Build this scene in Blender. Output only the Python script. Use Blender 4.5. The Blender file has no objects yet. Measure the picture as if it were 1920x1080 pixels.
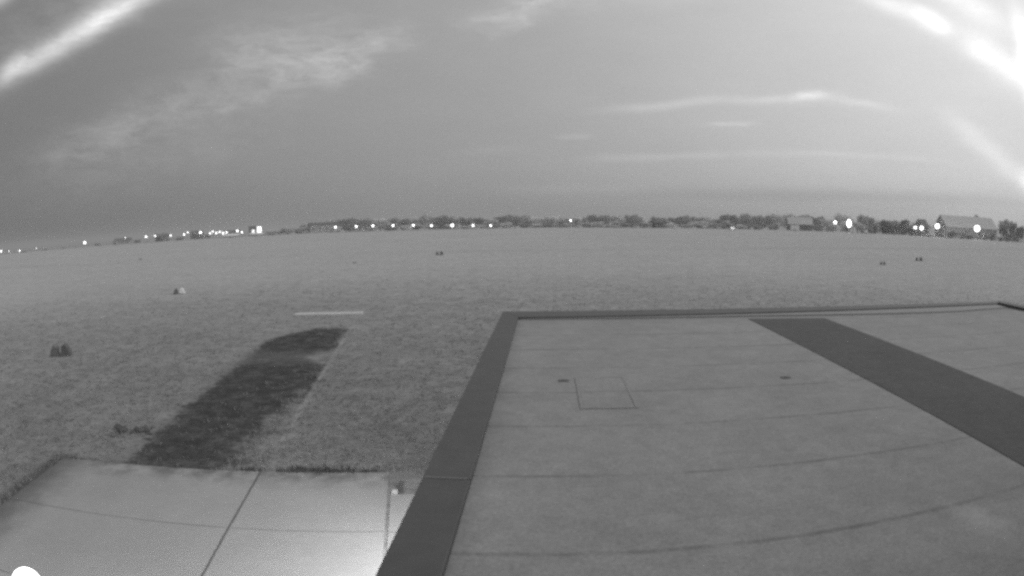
import bpy, math, random
from math import sin, cos, tan, pi, radians, atan2, hypot, sqrt
from mathutils import Vector, Matrix
import numpy as np

rnd = random.Random(7)
S = bpy.context.scene
C = S.collection

# ------------------------------------------------------------------ camera
K1, K3, PITCH, ROLL = 0.8398457, 0.04089204, -0.10644129, -0.01189067
CAMZ = 5.0
YB = 0.05623197        # heading of the building
YS = -0.1527897        # heading of the concrete pad and its strip


def rot(v):
    x, y, z = v
    x, z = x * cos(ROLL) - z * sin(ROLL), x * sin(ROLL) + z * cos(ROLL)
    y, z = y * cos(PITCH) - z * sin(PITCH), y * sin(PITCH) + z * cos(PITCH)
    return Vector((x, y, z))


def ray(px, py):
    x, y = px - 960.0, 540.0 - py
    r = hypot(x, y) / 960 + 1e-9
    th = K1 * r + K3 * r ** 3
    return rot((sin(th) * x / (r * 960), cos(th), sin(th) * y / (r * 960)))


cd = bpy.data.cameras.new('camera')
cam = bpy.data.objects.new('camera', cd)
C.objects.link(cam)
R_, F_, U_ = rot((1, 0, 0)), rot((0, 1, 0)), rot((0, 0, 1))
M = Matrix(((R_.x, U_.x, -F_.x, 0), (R_.y, U_.y, -F_.y, 0), (R_.z, U_.z, -F_.z, CAMZ), (0, 0, 0, 1)))
cam.matrix_world = M
cd.type = 'PANO'                                   # the webcam's wide lens
cd.panorama_type = 'FISHEYE_LENS_POLYNOMIAL'
cd.sensor_fit = 'HORIZONTAL'
cd.sensor_width = 36.0
cd.sensor_height = 20.25
cd.fisheye_fov = radians(180)
cd.fisheye_polynomial_k0 = 0.0
cd.fisheye_polynomial_k1 = -K1 / 18.0
cd.fisheye_polynomial_k2 = 0.0
cd.fisheye_polynomial_k3 = -K3 / 18.0 ** 3
cd.fisheye_polynomial_k4 = 0.0
cd.clip_start = 0.05
cd.clip_end = 20000
S.camera = cam

# ------------------------------------------------------------------ render look
S.render.engine = 'CYCLES'
HAZE = 0.0007
S.view_settings.view_transform = 'Standard'
S.view_settings.look = 'None'
S.view_settings.exposure = 0.0
S.view_settings.gamma = 1.0
S.cycles.use_denoising = False
S.cycles.pixel_filter_type = 'BLACKMAN_HARRIS'
S.cycles.filter_width = 3.0
S.cycles.sample_clamp_indirect = 0.7
S.cycles.sample_clamp_direct = 6.0
S.cycles.max_bounces = 5
S.cycles.diffuse_bounces = 3
S.cycles.glossy_bounces = 2
S.cycles.caustics_reflective = False
S.cycles.caustics_refractive = False


# ------------------------------------------------------------------ node helper
class NT:
    def __init__(self, tree):
        self.t = tree
        tree.nodes.clear()

    def n(self, typ, ins=None, **kw):
        nd = self.t.nodes.new(typ)
        for k, v in kw.items():
            setattr(nd, k, v)
        for k, v in (ins or {}).items():
            self.s(nd.inputs[k], v)
        return nd

    def s(self, sock, v):
        if isinstance(v, bpy.types.NodeSocket):
            self.t.links.new(v, sock)
        elif v is not None:
            if sock.type == 'RGBA' and not hasattr(v, '__len__'):
                v = (v, v, v, 1)
            sock.default_value = v

    def m(self, op, a, b=None, c=None, clamp=False):
        nd = self.t.nodes.new('ShaderNodeMath')
        nd.operation = op
        nd.use_clamp = clamp
        for i, v in enumerate((a, b, c)):
            if v is not None:
                self.s(nd.inputs[i], v)
        return nd.outputs[0]

    def vm(self, op, a, b=None, out=0):
        nd = self.t.nodes.new('ShaderNodeVectorMath')
        nd.operation = op
        self.s(nd.inputs[0], a)
        if b is not None:
            self.s(nd.inputs[1], b)
        return nd.outputs['Value' if op in ('DOT_PRODUCT', 'LENGTH') else 0]

    def ss(self, x, a, b):
        nd = self.n('ShaderNodeMapRange', {'Value': x, 'From Min': a, 'From Max': b}, interpolation_type='SMOOTHSTEP')
        return nd.outputs[0]

    def lerp(self, f, a, b):
        nd = self.t.nodes.new('ShaderNodeMix')
        nd.data_type = 'FLOAT'
        self.s(nd.inputs[0], f)
        self.s(nd.inputs[2], a)
        self.s(nd.inputs[3], b)
        return nd.outputs[0]

    def noise(self, vec, scale, detail=3, rough=0.55):
        nd = self.n('ShaderNodeTexNoise', {'Vector': vec, 'Scale': scale, 'Detail': detail, 'Roughness': rough})
        return nd.outputs[0]

    def ramp(self, x, pts):
        nd = self.n('ShaderNodeValToRGB', {'Fac': x})
        cr = nd.color_ramp
        cr.interpolation = 'B_SPLINE' if len(pts) > 8 else 'LINEAR'
        while len(cr.elements) < len(pts):
            cr.elements.new(0.5)
        for e, (p, v) in zip(cr.elements, pts):
            e.position = p
            e.color = (v, v, v, 1)
        return nd.outputs[0]


# ------------------------------------------------------------------ sky
SUN_AZ, SUN_EL = 112.0, 50.0
w = bpy.data.worlds.new('World')
S.world = w
w.use_nodes = True
t = NT(w.node_tree)
dirv = t.n('ShaderNodeTexCoord').outputs['Generated']
sep = t.n('ShaderNodeSeparateXYZ', {0: dirv})
az = t.m('MULTIPLY', t.m('ARCTAN2', sep.outputs[0], sep.outputs[1]), 180 / pi)
el = t.m('MULTIPLY', t.m('ARCSINE', sep.outputs[2]), 180 / pi)
azn = t.m('DIVIDE', t.m('ADD', az, 180), 360)


def A(d): return (d + 180) / 360


base = t.ramp(azn, [(0, .34), (A(-90), .19), (A(-55), .165), (A(-40), .205), (A(-22), .285), (A(0), .355), (A(14), .45),
                    (A(26), .55), (A(36), .64), (A(46), .71), (A(58), .77), (A(90), .62), (A(130), .42), (1, .34)])
elf = t.ramp(t.m('DIVIDE', el, 90), [(0, .67), (.022, .74), (.06, .88), (.12, .97), (.2, 1.03), (.3, 1.08), (1, 1.12)])
sky = t.m('MULTIPLY', base, elf)
# physical sky, desaturated (the camera sees in monochrome), adds the glow towards the sun
ns = t.n('ShaderNodeTexSky', sky_type='NISHITA', sun_disc=False, sun_elevation=radians(4), sun_rotation=radians(75))
nb = t.n('ShaderNodeRGBToBW', {0: ns.outputs[0]})
sky = t.m('ADD', sky, t.m('MINIMUM', t.m('MULTIPLY', nb.outputs[0], 0.012), 0.03))
# cirrus, plus dome glare painted in at the upper corners
ae = t.n('ShaderNodeCombineXYZ', {0: az, 1: el}).outputs[0]
st = t.vm('MULTIPLY', ae, (.07, .25, 1))
wn = t.n('ShaderNodeTexNoise', {'Vector': st, 'Scale': 1.4, 'Detail': 5.0, 'Roughness': .6}).outputs['Color']
wp = t.vm('MULTIPLY', t.vm('SUBTRACT', wn, (.5, .5, .5)), (9, 3.4, 0))
aw = t.vm('ADD', ae, wp)
wp2 = t.vm('MULTIPLY', t.vm('SUBTRACT', wn, (.5, .5, .5)), (1.5, 1.3, 0))
aw2 = t.vm('ADD', ae, wp2)


def streaks(vec, items):
    tot = None
    for (a0, e0, a1, e1, wd, s) in items:
        ca, ce = (a0 + a1) / 2, (e0 + e1) / 2
        dx, dy = a1 - a0, e1 - e0
        L = hypot(dx, dy)
        ux, uy = dx / L, dy / L
        hl = L * .42
        d = t.vm('SUBTRACT', vec, (ca, ce, 0))
        p = t.vm('DOT_PRODUCT', d, (ux / hl, uy / hl, 0))
        q = t.vm('DOT_PRODUCT', d, (-uy / wd, ux / wd, 0))
        p4 = t.m('POWER', t.m('ABSOLUTE', p), 3.0)
        e = t.m('POWER', math.e, t.m('MULTIPLY', t.m('MULTIPLY_ADD', q, q, p4), -1))
        tot = t.m('MULTIPLY', e, s) if tot is None else t.m('MULTIPLY_ADD', e, s, tot)
    return tot


soft = streaks(aw, [
    (-50, 5, -20, 11, 3.2, .035), (-44, 9, -24, 14, 1.8, .065), (-20, 14, -12, 16.4, 1.0, .06), (-29, 14.5, -23, 17, 1.2, .05), (-26, 13.5, -13, 17.6, 2.2, .10), (-17, 16.3, -8, 18.6, 1.3, .07), (-32, 16.5, -16, 18.5, 2.4, .055),
    (-30, 11, -22, 12.6, .7, .05), (-50, 7, -34, 9.5, 1.2, .03), (-4, 19, 8, 22.5, 1.2, .09), (-2, 17.5, 3, 19.5, .7, .06),
    (0, 21, 30, 25, 2.2, .05), (-60, 14, -20, 30, 3, .05), (20, 26, 60, 30, 3, .1)])
crisp = streaks(aw2, [
    (8, 10.5, 22, 11.9, .42, .10), (20, 11.6, 33, 12.1, .42, .09), (27.0, 11.9, 31.0, 12.3, .38, .17), (30, 12, 38, 10.8, .38, .09),
    (18.5, 9.2, 23.5, 9.5, .25, .09), (4, 8.2, 8, 8.3, .3, .05), (6, 6.0, 22, 6.6, .35, .06), (20, 6.6, 44, 6.4, .3, .05),
    (-2, 3.2, 14, 3.0, .5, .03), (-6, 6.5, 2, 7, .4, .02)])
glow = streaks(aw2, [  # bright arcs of dome-cover glare, painted into the sky
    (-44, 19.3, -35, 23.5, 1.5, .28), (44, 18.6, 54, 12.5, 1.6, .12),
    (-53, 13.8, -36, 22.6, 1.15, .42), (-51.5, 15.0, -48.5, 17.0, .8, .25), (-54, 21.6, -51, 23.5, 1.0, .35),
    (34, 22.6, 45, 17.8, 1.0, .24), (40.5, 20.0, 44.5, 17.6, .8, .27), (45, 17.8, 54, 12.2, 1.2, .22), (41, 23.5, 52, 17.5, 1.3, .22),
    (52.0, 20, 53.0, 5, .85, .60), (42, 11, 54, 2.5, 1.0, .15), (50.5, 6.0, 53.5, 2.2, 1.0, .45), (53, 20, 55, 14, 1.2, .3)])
fine = t.noise(t.vm('MULTIPLY', aw, (.30, .8, 1)), 1.0, 9, .72)
fine2 = t.noise(t.vm('MULTIPLY', ae, (.05, .16, 1)), 1.5, 5, .6)
sky = t.m('MULTIPLY_ADD', soft, t.m('MAXIMUM', t.m('MULTIPLY_ADD', fine, 4.6, -1.35), -.05), sky)
sky = t.m('MULTIPLY_ADD', crisp, t.m('MULTIPLY_ADD', fine, 1.6, .2), sky)
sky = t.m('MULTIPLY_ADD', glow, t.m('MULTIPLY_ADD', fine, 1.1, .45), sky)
sky = t.m('MULTIPLY', sky, t.m('MULTIPLY_ADD', fine2, .14, .93))
sky = t.m('MULTIPLY', sky, t.m('MULTIPLY_ADD', t.noise(ae, 1.9, 5, .8), .11, .945))
# low stratus bank on the right horizon
bank = streaks(aw2, [(8, 2.6, 56, 2.9, .65, .17), (-6, 1.2, 40, 1.0, 1.0, .07), (26, 1.7, 50, 2.0, .3, .06)])
sky = t.m('MULTIPLY', sky, t.m('SUBTRACT', 1.0, bank))
gnd = t.ss(el, -3, -.5)
sky = t.lerp(gnd, .12, sky)
bg = t.n('ShaderNodeBackground', {'Color': t.n('ShaderNodeCombineColor', {0: sky, 1: sky, 2: sky}).outputs[0], 'Strength': 1.0})
t.n('ShaderNodeOutputWorld', {0: bg.outputs[0]})

sl = bpy.data.lights.new('sun', 'SUN')
sl.energy = 1.5
sl.angle = radians(100)            # before sunrise: only a broad glow from the east
sl.color = (1, 1, 1)
so = bpy.data.objects.new('sun', sl)
C.objects.link(so)
sd = Vector((sin(radians(SUN_AZ)) * cos(radians(SUN_EL)), cos(radians(SUN_AZ)) * cos(radians(SUN_EL)), sin(radians(SUN_EL))))
so.rotation_euler = (-sd).to_track_quat('-Z', 'Y').to_euler()
so.location = (0, 0, 60)


# ------------------------------------------------------------------ materials
def mat(name, col, rough=.85, var=.25, scale=3.0, bump=0.0, spec=.25, metal=0.0, emit=0.0, coord='Object', bscale=None):
    m = bpy.data.materials.new(name)
    m.use_nodes = True
    t = NT(m.node_tree)
    o = t.n('ShaderNodeOutputMaterial')
    if emit:
        e = t.n('ShaderNodeEmission', {'Color': 1.0, 'Strength': emit})
        t.t.links.new(e.outputs[0], o.inputs[0])
        m.cycles.emission_sampling = 'AUTO' if name in ('bright_flood', 'lit_globe') else 'NONE'
        return m
    tc = t.n('ShaderNodeTexCoord').outputs[coord]
    n1 = t.noise(tc, scale, 5, .6)
    n2 = t.noise(tc, scale * .17, 6, .7)
    f = t.m('MULTIPLY_ADD', n1, 2 * var, 1 - var)
    f = t.m('MULTIPLY', f, t.m('MULTIPLY_ADD', n2, var * 1.2, 1 - var * .6))
    v = t.m('MULTIPLY', f, col)
    cc = t.n('ShaderNodeCombineColor', {0: v, 1: v, 2: v}).outputs[0]
    b = t.n('ShaderNodeBsdfPrincipled', {'Base Color': cc, 'Roughness': rough, 'Metallic': metal, 'Specular IOR Level': spec})
    if bump:
        bn = t.n('ShaderNodeBump', {'Strength': bump, 'Distance': .02, 'Height': t.noise(tc, bscale or scale * 4, 4, .6)})
        t.t.links.new(bn.outputs[0], b.inputs['Normal'])
    t.t.links.new(b.outputs[0], o.inputs[0])
    return m


MT = {
    'wall': mat('pale_render', .34, .9, .12, 1.5, .15),
    'wall_grey': mat('grey_cladding', .30, .85, .15, 1.2, .1),
    'wall_dark': mat('dark_cladding', .12, .85, .2, 1.0),
    'roof_dark': mat('dark_roof_tiles', .10, .8, .25, 1.2),
    'roof_grey': mat('grey_sheet_roof', .36, .7, .15, .8),
    'glass': mat('window_glass', .04, .2, .1, 1, 0, .5),
    'coping': mat('dark_coping_metal', .08, .62, .24, 4.0, .06, .3),
    'upstand': mat('pale_flashing', .22, .8, .15, 4.0, .1),
    'walk': mat('dark_roof_felt', .092, .93, .30, 9.0, .3, .15),
    'frame': mat('hatch_frame', .225, .9, .2, 8.0),
    'drain': mat('drain_metal', .13, .8, .2, 12.0),
    'board': mat('white_board', .44, .7, .15, 2.0),
    'marker_dark': mat('dark_rubber', .11, .8, .3, 6.0),
    'marker_grey': mat('weathered_dark_sheet', .15, .8, .3, 6.0),
    'marker_white': mat('white_sheet', .7, .7, .1, 6.0),
    'pole': mat('galvanised_pole', .2, .6, .1, 2.0, 0, .4),
    'lamp_metal': mat('dark_lamp_metal', .08, .5, .1, 3.0, 0, .4),
    'body_white': mat('white_bodywork', .68, .45, .08, 1.0, 0, .5),
    'body_grey': mat('grey_bodywork', .45, .5, .08, 1.0, 0, .5),
    'tyre': mat('tyre_rubber', .03, .9, .2, 5.0),
    'bark': mat('bark', .10, .95, .3, 3.0, .4),
    'clod': mat('dark_soil', .085, 1.0, .3, 9.0, .6),
    'weed': mat('dark_weed', .06, .9, .3, 5.0),
    'globe': mat('lit_globe', 1, emit=250.0),
    'lens': mat('lit_lens', 1, emit=30.0),
    'lamp': mat('lit_lamp', 1, emit=30.0),
    'lamp_dim': mat('dim_lamp', 1, emit=9.0),
    'lamp_big': mat('bright_flood', 1, emit=30.0),
    'lit_window': mat('lit_doorway', 1, emit=1.7),
}


def leafmat(name, col):
    m = bpy.data.materials.new(name)
    m.use_nodes = True
    t = NT(m.node_tree)
    tc = t.n('ShaderNodeTexCoord').outputs['Object']
    n1 = t.noise(tc, .55, 3, .6)
    n2 = t.noise(tc, 3.5, 2, .6)
    v = t.m('MULTIPLY', t.m('MULTIPLY', t.ramp(n1, [(.3, .55), (.7, 1.5)]), t.m('MULTIPLY_ADD', n2, .8, .6)), col)
    cc = t.n('ShaderNodeCombineColor', {0: v, 1: v, 2: v}).outputs[0]
    b = t.n('ShaderNodeBsdfDiffuse', {'Color': cc})
    tr = t.n('ShaderNodeBsdfTranslucent', {'Color': cc})
    mx = t.n('ShaderNodeMixShader', {0: .35, 1: b.outputs[0], 2: tr.outputs[0]})
    o = t.n('ShaderNodeOutputMaterial', {0: mx.outputs[0]})
    return m


LEAF = {'dark': leafmat('dark_leaves', .34), 'mid': leafmat('mid_leaves', .52), 'pale': leafmat('pale_leaves', .68), 'black': leafmat('darkest_leaves', .2)}


# ------------------------------------------------------------------ mesh helper
class MB:
    def __init__(self):
        self.v, self.f, self.sm = [], [], False

    def quad(self, *p):
        i = len(self.v)
        self.v += [tuple(q) for q in p]
        self.f.append(tuple(range(i, i + len(p))))

    def box(self, x0, x1, y0, y1, z0, z1, bev=0.0):
        return self.prism([(x0, y0), (x1, y0), (x1, y1), (x0, y1)], z0, z1, bev)

    def prism(self, pts, z0, z1, bev=0.0):
        i = len(self.v)
        n = len(pts)
        if bev:
            cx = sum(p[0] for p in pts) / n
            cy = sum(p[1] for p in pts) / n
            ins = []
            for k in range(n):
                a, b, c = pts[k - 1], pts[k], pts[(k + 1) % n]
                d1 = Vector((a[0] - b[0], a[1] - b[1])).normalized()
                d2 = Vector((c[0] - b[0], c[1] - b[1])).normalized()
                ins.append((b[0] + (d1.x + d2.x) * bev, b[1] + (d1.y + d2.y) * bev))
            rings = [(pts, z0), (pts, z1 - bev), (ins, z1)]
        else:
            rings = [(pts, z0), (pts, z1)]
        for r, z in rings:
            self.v += [(p[0], p[1], z) for p in r]
        for k in range(len(rings) - 1):
            for j in range(n):
                a = i + k * n + j
                b = i + k * n + (j + 1) % n
                self.f.append((a, b, b + n, a + n))
        self.f.append(tuple(i + (len(rings) - 1) * n + j for j in range(n)))
        self.f.append(tuple(i + n - 1 - j for j in range(n)))
        return self

    def tube(self, p0, p1, r0, r1=None, n=8):
        r1 = r0 if r1 is None else r1
        a, b = Vector(p0), Vector(p1)
        d = (b - a).normalized()
        u = d.orthogonal().normalized()
        v = d.cross(u)
        i = len(self.v)
        for c, r in ((a, r0), (b, r1)):
            for k in range(n):
                q = 2 * pi * k / n
                self.v.append(tuple(c + u * (r * cos(q)) + v * (r * sin(q))))
        for k in range(n):
            self.f.append((i + k, i + (k + 1) % n, i + n + (k + 1) % n, i + n + k))
        self.f.append(tuple(i + n - 1 - k for k in range(n)))
        self.f.append(tuple(i + n + k for k in range(n)))
        return self

    def lathe(self, prof, n=16, cx=0, cy=0):
        i = len(self.v)
        for r, z in prof:
            for k in range(n):
                q = 2 * pi * k / n
                self.v.append((cx + r * cos(q), cy + r * sin(q), z))
        for j in range(len(prof) - 1):
            for k in range(n):
                a = i + j * n + k
                b = i + j * n + (k + 1) % n
                self.f.append((a, b, b + n, a + n))
        self.f.append(tuple(i + n - 1 - k for k in range(n)))
        self.f.append(tuple(i + (len(prof) - 1) * n + k for k in range(n)))
        return self

    def ball(self, c, r, n=14, m=9, sq=(1, 1, 1)):
        i = len(self.v)
        for j in range(m + 1):
            ph = -pi / 2 + pi * j / m
            for k in range(n):
                q = 2 * pi * k / n
                rr = r * max(cos(ph), .02)
                self.v.append((c[0] + rr * cos(q) * sq[0], c[1] + rr * sin(q) * sq[1], c[2] + r * sin(ph) * sq[2]))
        for j in range(m):
            for k in range(n):
                a = i + j * n + k
                b = i + j * n + (k + 1) % n
                self.f.append((a, b, b + n, a + n))
        self.f.append(tuple(i + n - 1 - k for k in range(n)))
        self.f.append(tuple(i + m * n + k for k in range(n)))
        return self

    def mesh(self, name, m, smooth=False):
        me = bpy.data.meshes.new(name)
        me.from_pydata(self.v, [], self.f)
        me.materials.append(m)
        if smooth:
            me.polygons.foreach_set('use_smooth', [True] * len(me.polygons))
        me.update()
        return me

    def build(self, name, m, parent=None, smooth=False):
        o = bpy.data.objects.new(name, self.mesh(name, m, smooth))
        C.objects.link(o)
        if parent:
            o.parent = parent
        return o


def tag(o, label=None, cat=None, group=None, kind=None):
    if label:
        o['label'] = label
    if cat:
        o['category'] = cat
    if group:
        o['group'] = group
    if kind:
        o['kind'] = kind
    return o


def empty(name, loc, rz=0.0, **kw):
    o = bpy.data.objects.new(name, None)
    o.empty_display_size = .3
    C.objects.link(o)
    o.location = loc
    o.rotation_euler = (0, 0, rz)
    return tag(o, **kw)


def copy_tree(o, parent=None):
    c = o.copy()
    C.objects.link(c)
    if parent:
        c.parent = parent
    for ch in list(o.children):
        copy_tree(ch, c)
    return c


# ------------------------------------------------------------------ terrain
def gz(r):
    def s(a, b):
        q = min(max((r - a) / (b - a), 0), 1)
        return q * q * (3 - 2 * q)
    return 2.4 * s(40, 300) - 3.4 * s(304, 620)


def hit(px, py):
    """where the sight line through a point of the photograph meets the field"""
    d = ray(px, py)
    lo, hi = 1.0, 296.0
    h = hypot(d.x, d.y)
    f = lambda r: CAMZ + d.z / h * r - gz(r)
    if f(hi) > 0:
        r = hi
    else:
        for _ in range(60):
            mid = (lo + hi) / 2
            if f(mid) > 0:
                lo = mid
            else:
                hi = mid
        r = lo
    return Vector((d.x / h * r, d.y / h * r, gz(r)))


def at(px, py, r):
    d = ray(px, py)
    h = hypot(d.x, d.y)
    return Vector((d.x / h * r, d.y / h * r, CAMZ + d.z / h * r))


def sl2w(x, y):           # pad coordinates -> world
    return (x * cos(YS) + y * sin(YS), -x * sin(YS) + y * cos(YS))


# ground sheet: rings out to the horizon
rr = [0.0]
r = 1.5
while r < 9000:
    rr.append(r)
    r *= 1.035 if r < 330 else 1.06
NA = 240
gv = [(0, 0, 0)]
for r in rr[1:]:
    for k in range(NA):
        a = 2 * pi * k / NA
        e = 0.16 * sin(a * 9 + 1) * sin(a * 23) * max(0, min(1, (r - 120) / 150)) * (1 if r < 340 else 0)
        gv.append((r * sin(a), r * cos(a), gz(r) + e))
gf = [(0, 1 + (k + 1) % NA, 1 + k) for k in range(NA)]
for j in range(len(rr) - 2):
    for k in range(NA):
        a = 1 + j * NA + k
        b = 1 + j * NA + (k + 1) % NA
        gf.append((a, b, b + NA, a + NA))

gm = bpy.data.materials.new('mown_grass')
gm.use_nodes = True
t = NT(gm.node_tree)
pos = t.n('ShaderNodeNewGeometry').outputs['Position']
mp = t.n('ShaderNodeMapping', {'Vector': pos, 'Rotation': (0, 0, YS)}).outputs[0]
sp = t.n('ShaderNodeSeparateXYZ', {0: pos})
X, Y = sp.outputs[0], sp.outputs[1]
PX = t.m('ADD', t.m('MULTIPLY', X, cos(YS)), t.m('MULTIPLY', Y, -sin(YS)))
PY = t.m('ADD', t.m('MULTIPLY', X, sin(YS)), t.m('MULTIPLY', Y, cos(YS)))
dist = t.vm('LENGTH', t.n('ShaderNodeCombineXYZ', {0: X, 1: Y}).outputs[0])
nL = t.noise(pos, .045, 4, .55)
nM = t.noise(pos, .45, 4, .65)
nF = t.noise(pos, 2.6, 4, .7)
nFF = t.noise(pos, 9.0, 3, .7)
g = t.m('MULTIPLY_ADD', nL, .26, .87)
g = t.m('MULTIPLY', g, t.m('MULTIPLY_ADD', nM, .5, .75))
nB = t.noise(pos, 1.1, 4, .75)
g = t.m('MULTIPLY', g, t.m('MULTIPLY_ADD', t.ss(nB, .3, .7), .30, .85))
g = t.m('MULTIPLY', g, t.m('MULTIPLY_ADD', nF, .75, .62))
g = t.m('MULTIPLY', g, t.m('MULTIPLY_ADD', nFF, .6, .70))
# view-angle brightening of the field with distance, painted into the grass colour
dn = t.m('ADD', dist, t.m('MULTIPLY', t.m('SUBTRACT', nM, .5), 14))
gcol = t.lerp(t.ss(dn, 12, 70), .205, .29)
g = t.m('MULTIPLY', g, gcol)
# faint wheel tracks / mowing swaths far out
sw = t.noise(t.vm('MULTIPLY', pos, (.02, .22, 1)), 1.0, 3, .6)
g = t.m('MULTIPLY', g, t.m('MULTIPLY_ADD', sw, .22, .89))
band = t.m('MULTIPLY', t.ss(t.m('ABSOLUTE', t.m('SUBTRACT', t.m('ADD', Y, t.m('MULTIPLY_ADD', nM, 10, t.m('MULTIPLY', X, -.10))), 108)), 7, 1), t.ss(nL, .35, .6))
g = t.m('MULTIPLY', g, t.m('SUBTRACT', 1.0, t.m('MULTIPLY', band, .13)))
trk = t.m('ABSOLUTE', t.m('SUBTRACT', t.m('ABSOLUTE', t.m('ADD', PX, t.m('MULTIPLY_ADD', nL, 5, 9.5))), .85))
g = t.m('MULTIPLY', g, t.m('SUBTRACT', 1.0, t.m('MULTIPLY', t.m('MULTIPLY', t.ss(trk, .35, .1), t.ss(nM, .4, .6)), .16)))
# land beyond the airfield
be = t.m('ADD', dist, t.m('MULTIPLY', t.m('SUBTRACT', t.noise(pos, .03, 3, .6), .5), 14))
far = t.m('MULTIPLY', t.m('MULTIPLY_ADD', t.noise(t.vm('MULTIPLY', pos, (.003, .003, 1)), 1, 4, .6), .10, .12), 1)
g = t.lerp(t.ss(be, 298, 306), g, far)
# worn dark strip leading away from the pad
wob = t.m('MULTIPLY', t.m('SUBTRACT', t.noise(pos, .5, 5, .7), .5), 3.4)
wob2 = t.m('ADD', t.m('MULTIPLY', t.m('SUBTRACT', t.noise(pos, 1.3, 5, .75), .5), 2.6), t.m('MULTIPLY', t.m('SUBTRACT', t.noise(pos, 5.0, 4, .75), .5), 2.4))
ledge = t.ss(t.m('ADD', PX, t.m('MULTIPLY', wob2, .45)), -8.0, -6.4)
# right border pulls in near the pad and at two bites
bite = t.m('MULTIPLY', t.ss(t.m('ABSOLUTE', t.m('SUBTRACT', PY, 23.3)), 2.0, .2), .75)
pull = t.m('MULTIPLY', t.ss(PY, 19, 13), .75)
rx = t.m('ADD', t.m('ADD', PX, t.m('ADD', bite, pull)), t.m('ADD', wob, t.m('MULTIPLY', wob2, .6)))
redge = t.ss(rx, -2.5, -4.6)
straight = t.ss(PX, -3.5, -3.62)
tedge = t.ss(t.m('ADD', PY, t.m('ADD', wob2, t.m('MULTIPLY', t.ss(PX, -5, -7.5), 2.4))), 30.9, 29.0)
bedge = t.ss(PY, 10.5, 11.0)
pm = t.m('MULTIPLY', t.m('MULTIPLY', t.m('MULTIPLY', ledge, redge), t.m('MULTIPLY', tedge, straight)), bedge)
inner = t.m('MULTIPLY_ADD', t.ss(t.noise(pos, 1.6, 6, .8), .30, .60), .36, .64)
thin = t.m('SUBTRACT', 1.0, t.m('MULTIPLY', t.ss(t.m('ABSOLUTE', t.m('SUBTRACT', PY, 23.2)), 1.9, .2), .3))
pm = t.ss(t.m('ADD', pm, t.m('MULTIPLY', t.m('SUBTRACT', t.m('MULTIPLY_ADD', nFF, .5, t.m('MULTIPLY', nF, .5)), .5), 1.5)), .2, .8)
pm = t.m('MULTIPLY', t.m('MULTIPLY', pm, bedge), straight)
pm = t.m('MULTIPLY', t.m('MULTIPLY', pm, inner), thin)
# tail of trampled soil at the left of the strip, and soil along the pad's rim
tail = t.m('MULTIPLY', t.m('MULTIPLY', t.ss(t.m('ABSOLUTE', t.m('ADD', t.m('SUBTRACT', PY, 13.9), t.m('MULTIPLY', t.m('ADD', PX, 8), -.9))), .5, .15),
           t.ss(t.m('ABSOLUTE', t.m('ADD', PX, 8.0)), 1.0, .5)), t.ss(nF, .42, .6))
rimx = t.m('SUBTRACT', t.m('ABSOLUTE', t.m('ADD', PX, 9.05)), t.m('MULTIPLY', t.m('SUBTRACT', nF, .5), .5))
rim = t.m('MULTIPLY', t.m('MULTIPLY', t.ss(rimx, .55, .1), t.ss(PY, 12.3, 11.4)), .75)
rimy = t.m('SUBTRACT', t.m('ABSOLUTE', t.m('SUBTRACT', PY, 11.65)), t.m('MULTIPLY', t.m('SUBTRACT', nF, .5), .5))
rim2 = t.m('MULTIPLY', t.m('MULTIPLY', t.ss(rimy, .35, .05), t.ss(nM, .42, .55)), t.m('MULTIPLY', t.ss(PX, -9.5, -9), t.ss(PX, -.6, -.9)))
worn = t.m('MULTIPLY', t.m('MULTIPLY', t.ss(t.m('ADD', PX, wob), -5.2, -4.0), t.ss(t.m('ADD', PX, wob), 1.5, -1)),
           t.m('MULTIPLY', t.ss(t.m('ADD', PY, wob2), 25, 19), .18))
worn = t.m('MULTIPLY', worn, t.ss(t.noise(pos, .8, 4, .7), .35, .62))
soil = t.m('MAXIMUM', t.m('MAXIMUM', pm, tail), t.m('MAXIMUM', rim, t.m('MULTIPLY', rim2, .45)))
soilc = t.m('MULTIPLY_ADD', nFF, .055, .018)
g = t.lerp(worn, g, t.m('MULTIPLY', g, .5))
g = t.lerp(soil, g, soilc)
# pale trodden line along the strip's straight side
ln = t.m('MULTIPLY', t.ss(t.m('ABSOLUTE', t.m('ADD', PX, t.m('MULTIPLY_ADD', nF, .12, 3.46))), .13, .04),
         t.m('MULTIPLY', t.m('MULTIPLY', t.ss(PY, 12.5, 16), t.ss(PY, 29.8, 28.8)), t.ss(nM, .34, .6)))
g = t.lerp(t.m('MULTIPLY', ln, .45), g, .34)
gc = t.n('ShaderNodeCombineColor', {0: g, 1: g, 2: g}).outputs[0]
hgt = t.m('ADD', t.m('MULTIPLY', nFF, .5), t.m('ADD', nF, t.m('MULTIPLY', nM, .6)))
bp = t.n('ShaderNodeBump', {'Strength': .55, 'Distance': .12, 'Height': hgt})
pb = t.n('ShaderNodeBsdfPrincipled', {'Base Color': gc, 'Roughness': .95, 'Specular IOR Level': .05, 'Sheen Weight': t.m('MULTIPLY', t.m('SUBTRACT', 1.0, soil), t.m('MULTIPLY', t.ss(dist, 15, 90), .22)), 'Sheen Roughness': .5, 'Normal': bp.outputs[0]})
t.n('ShaderNodeOutputMaterial', {0: pb.outputs[0]})
me = bpy.data.meshes.new('ground')
me.from_pydata(gv, [], gf)
me.materials.append(gm)
me.polygons.foreach_set('use_smooth', [True] * len(me.polygons))
ground = bpy.data.objects.new('ground', me)
C.objects.link(ground)
tag(ground, kind='structure')

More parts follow.
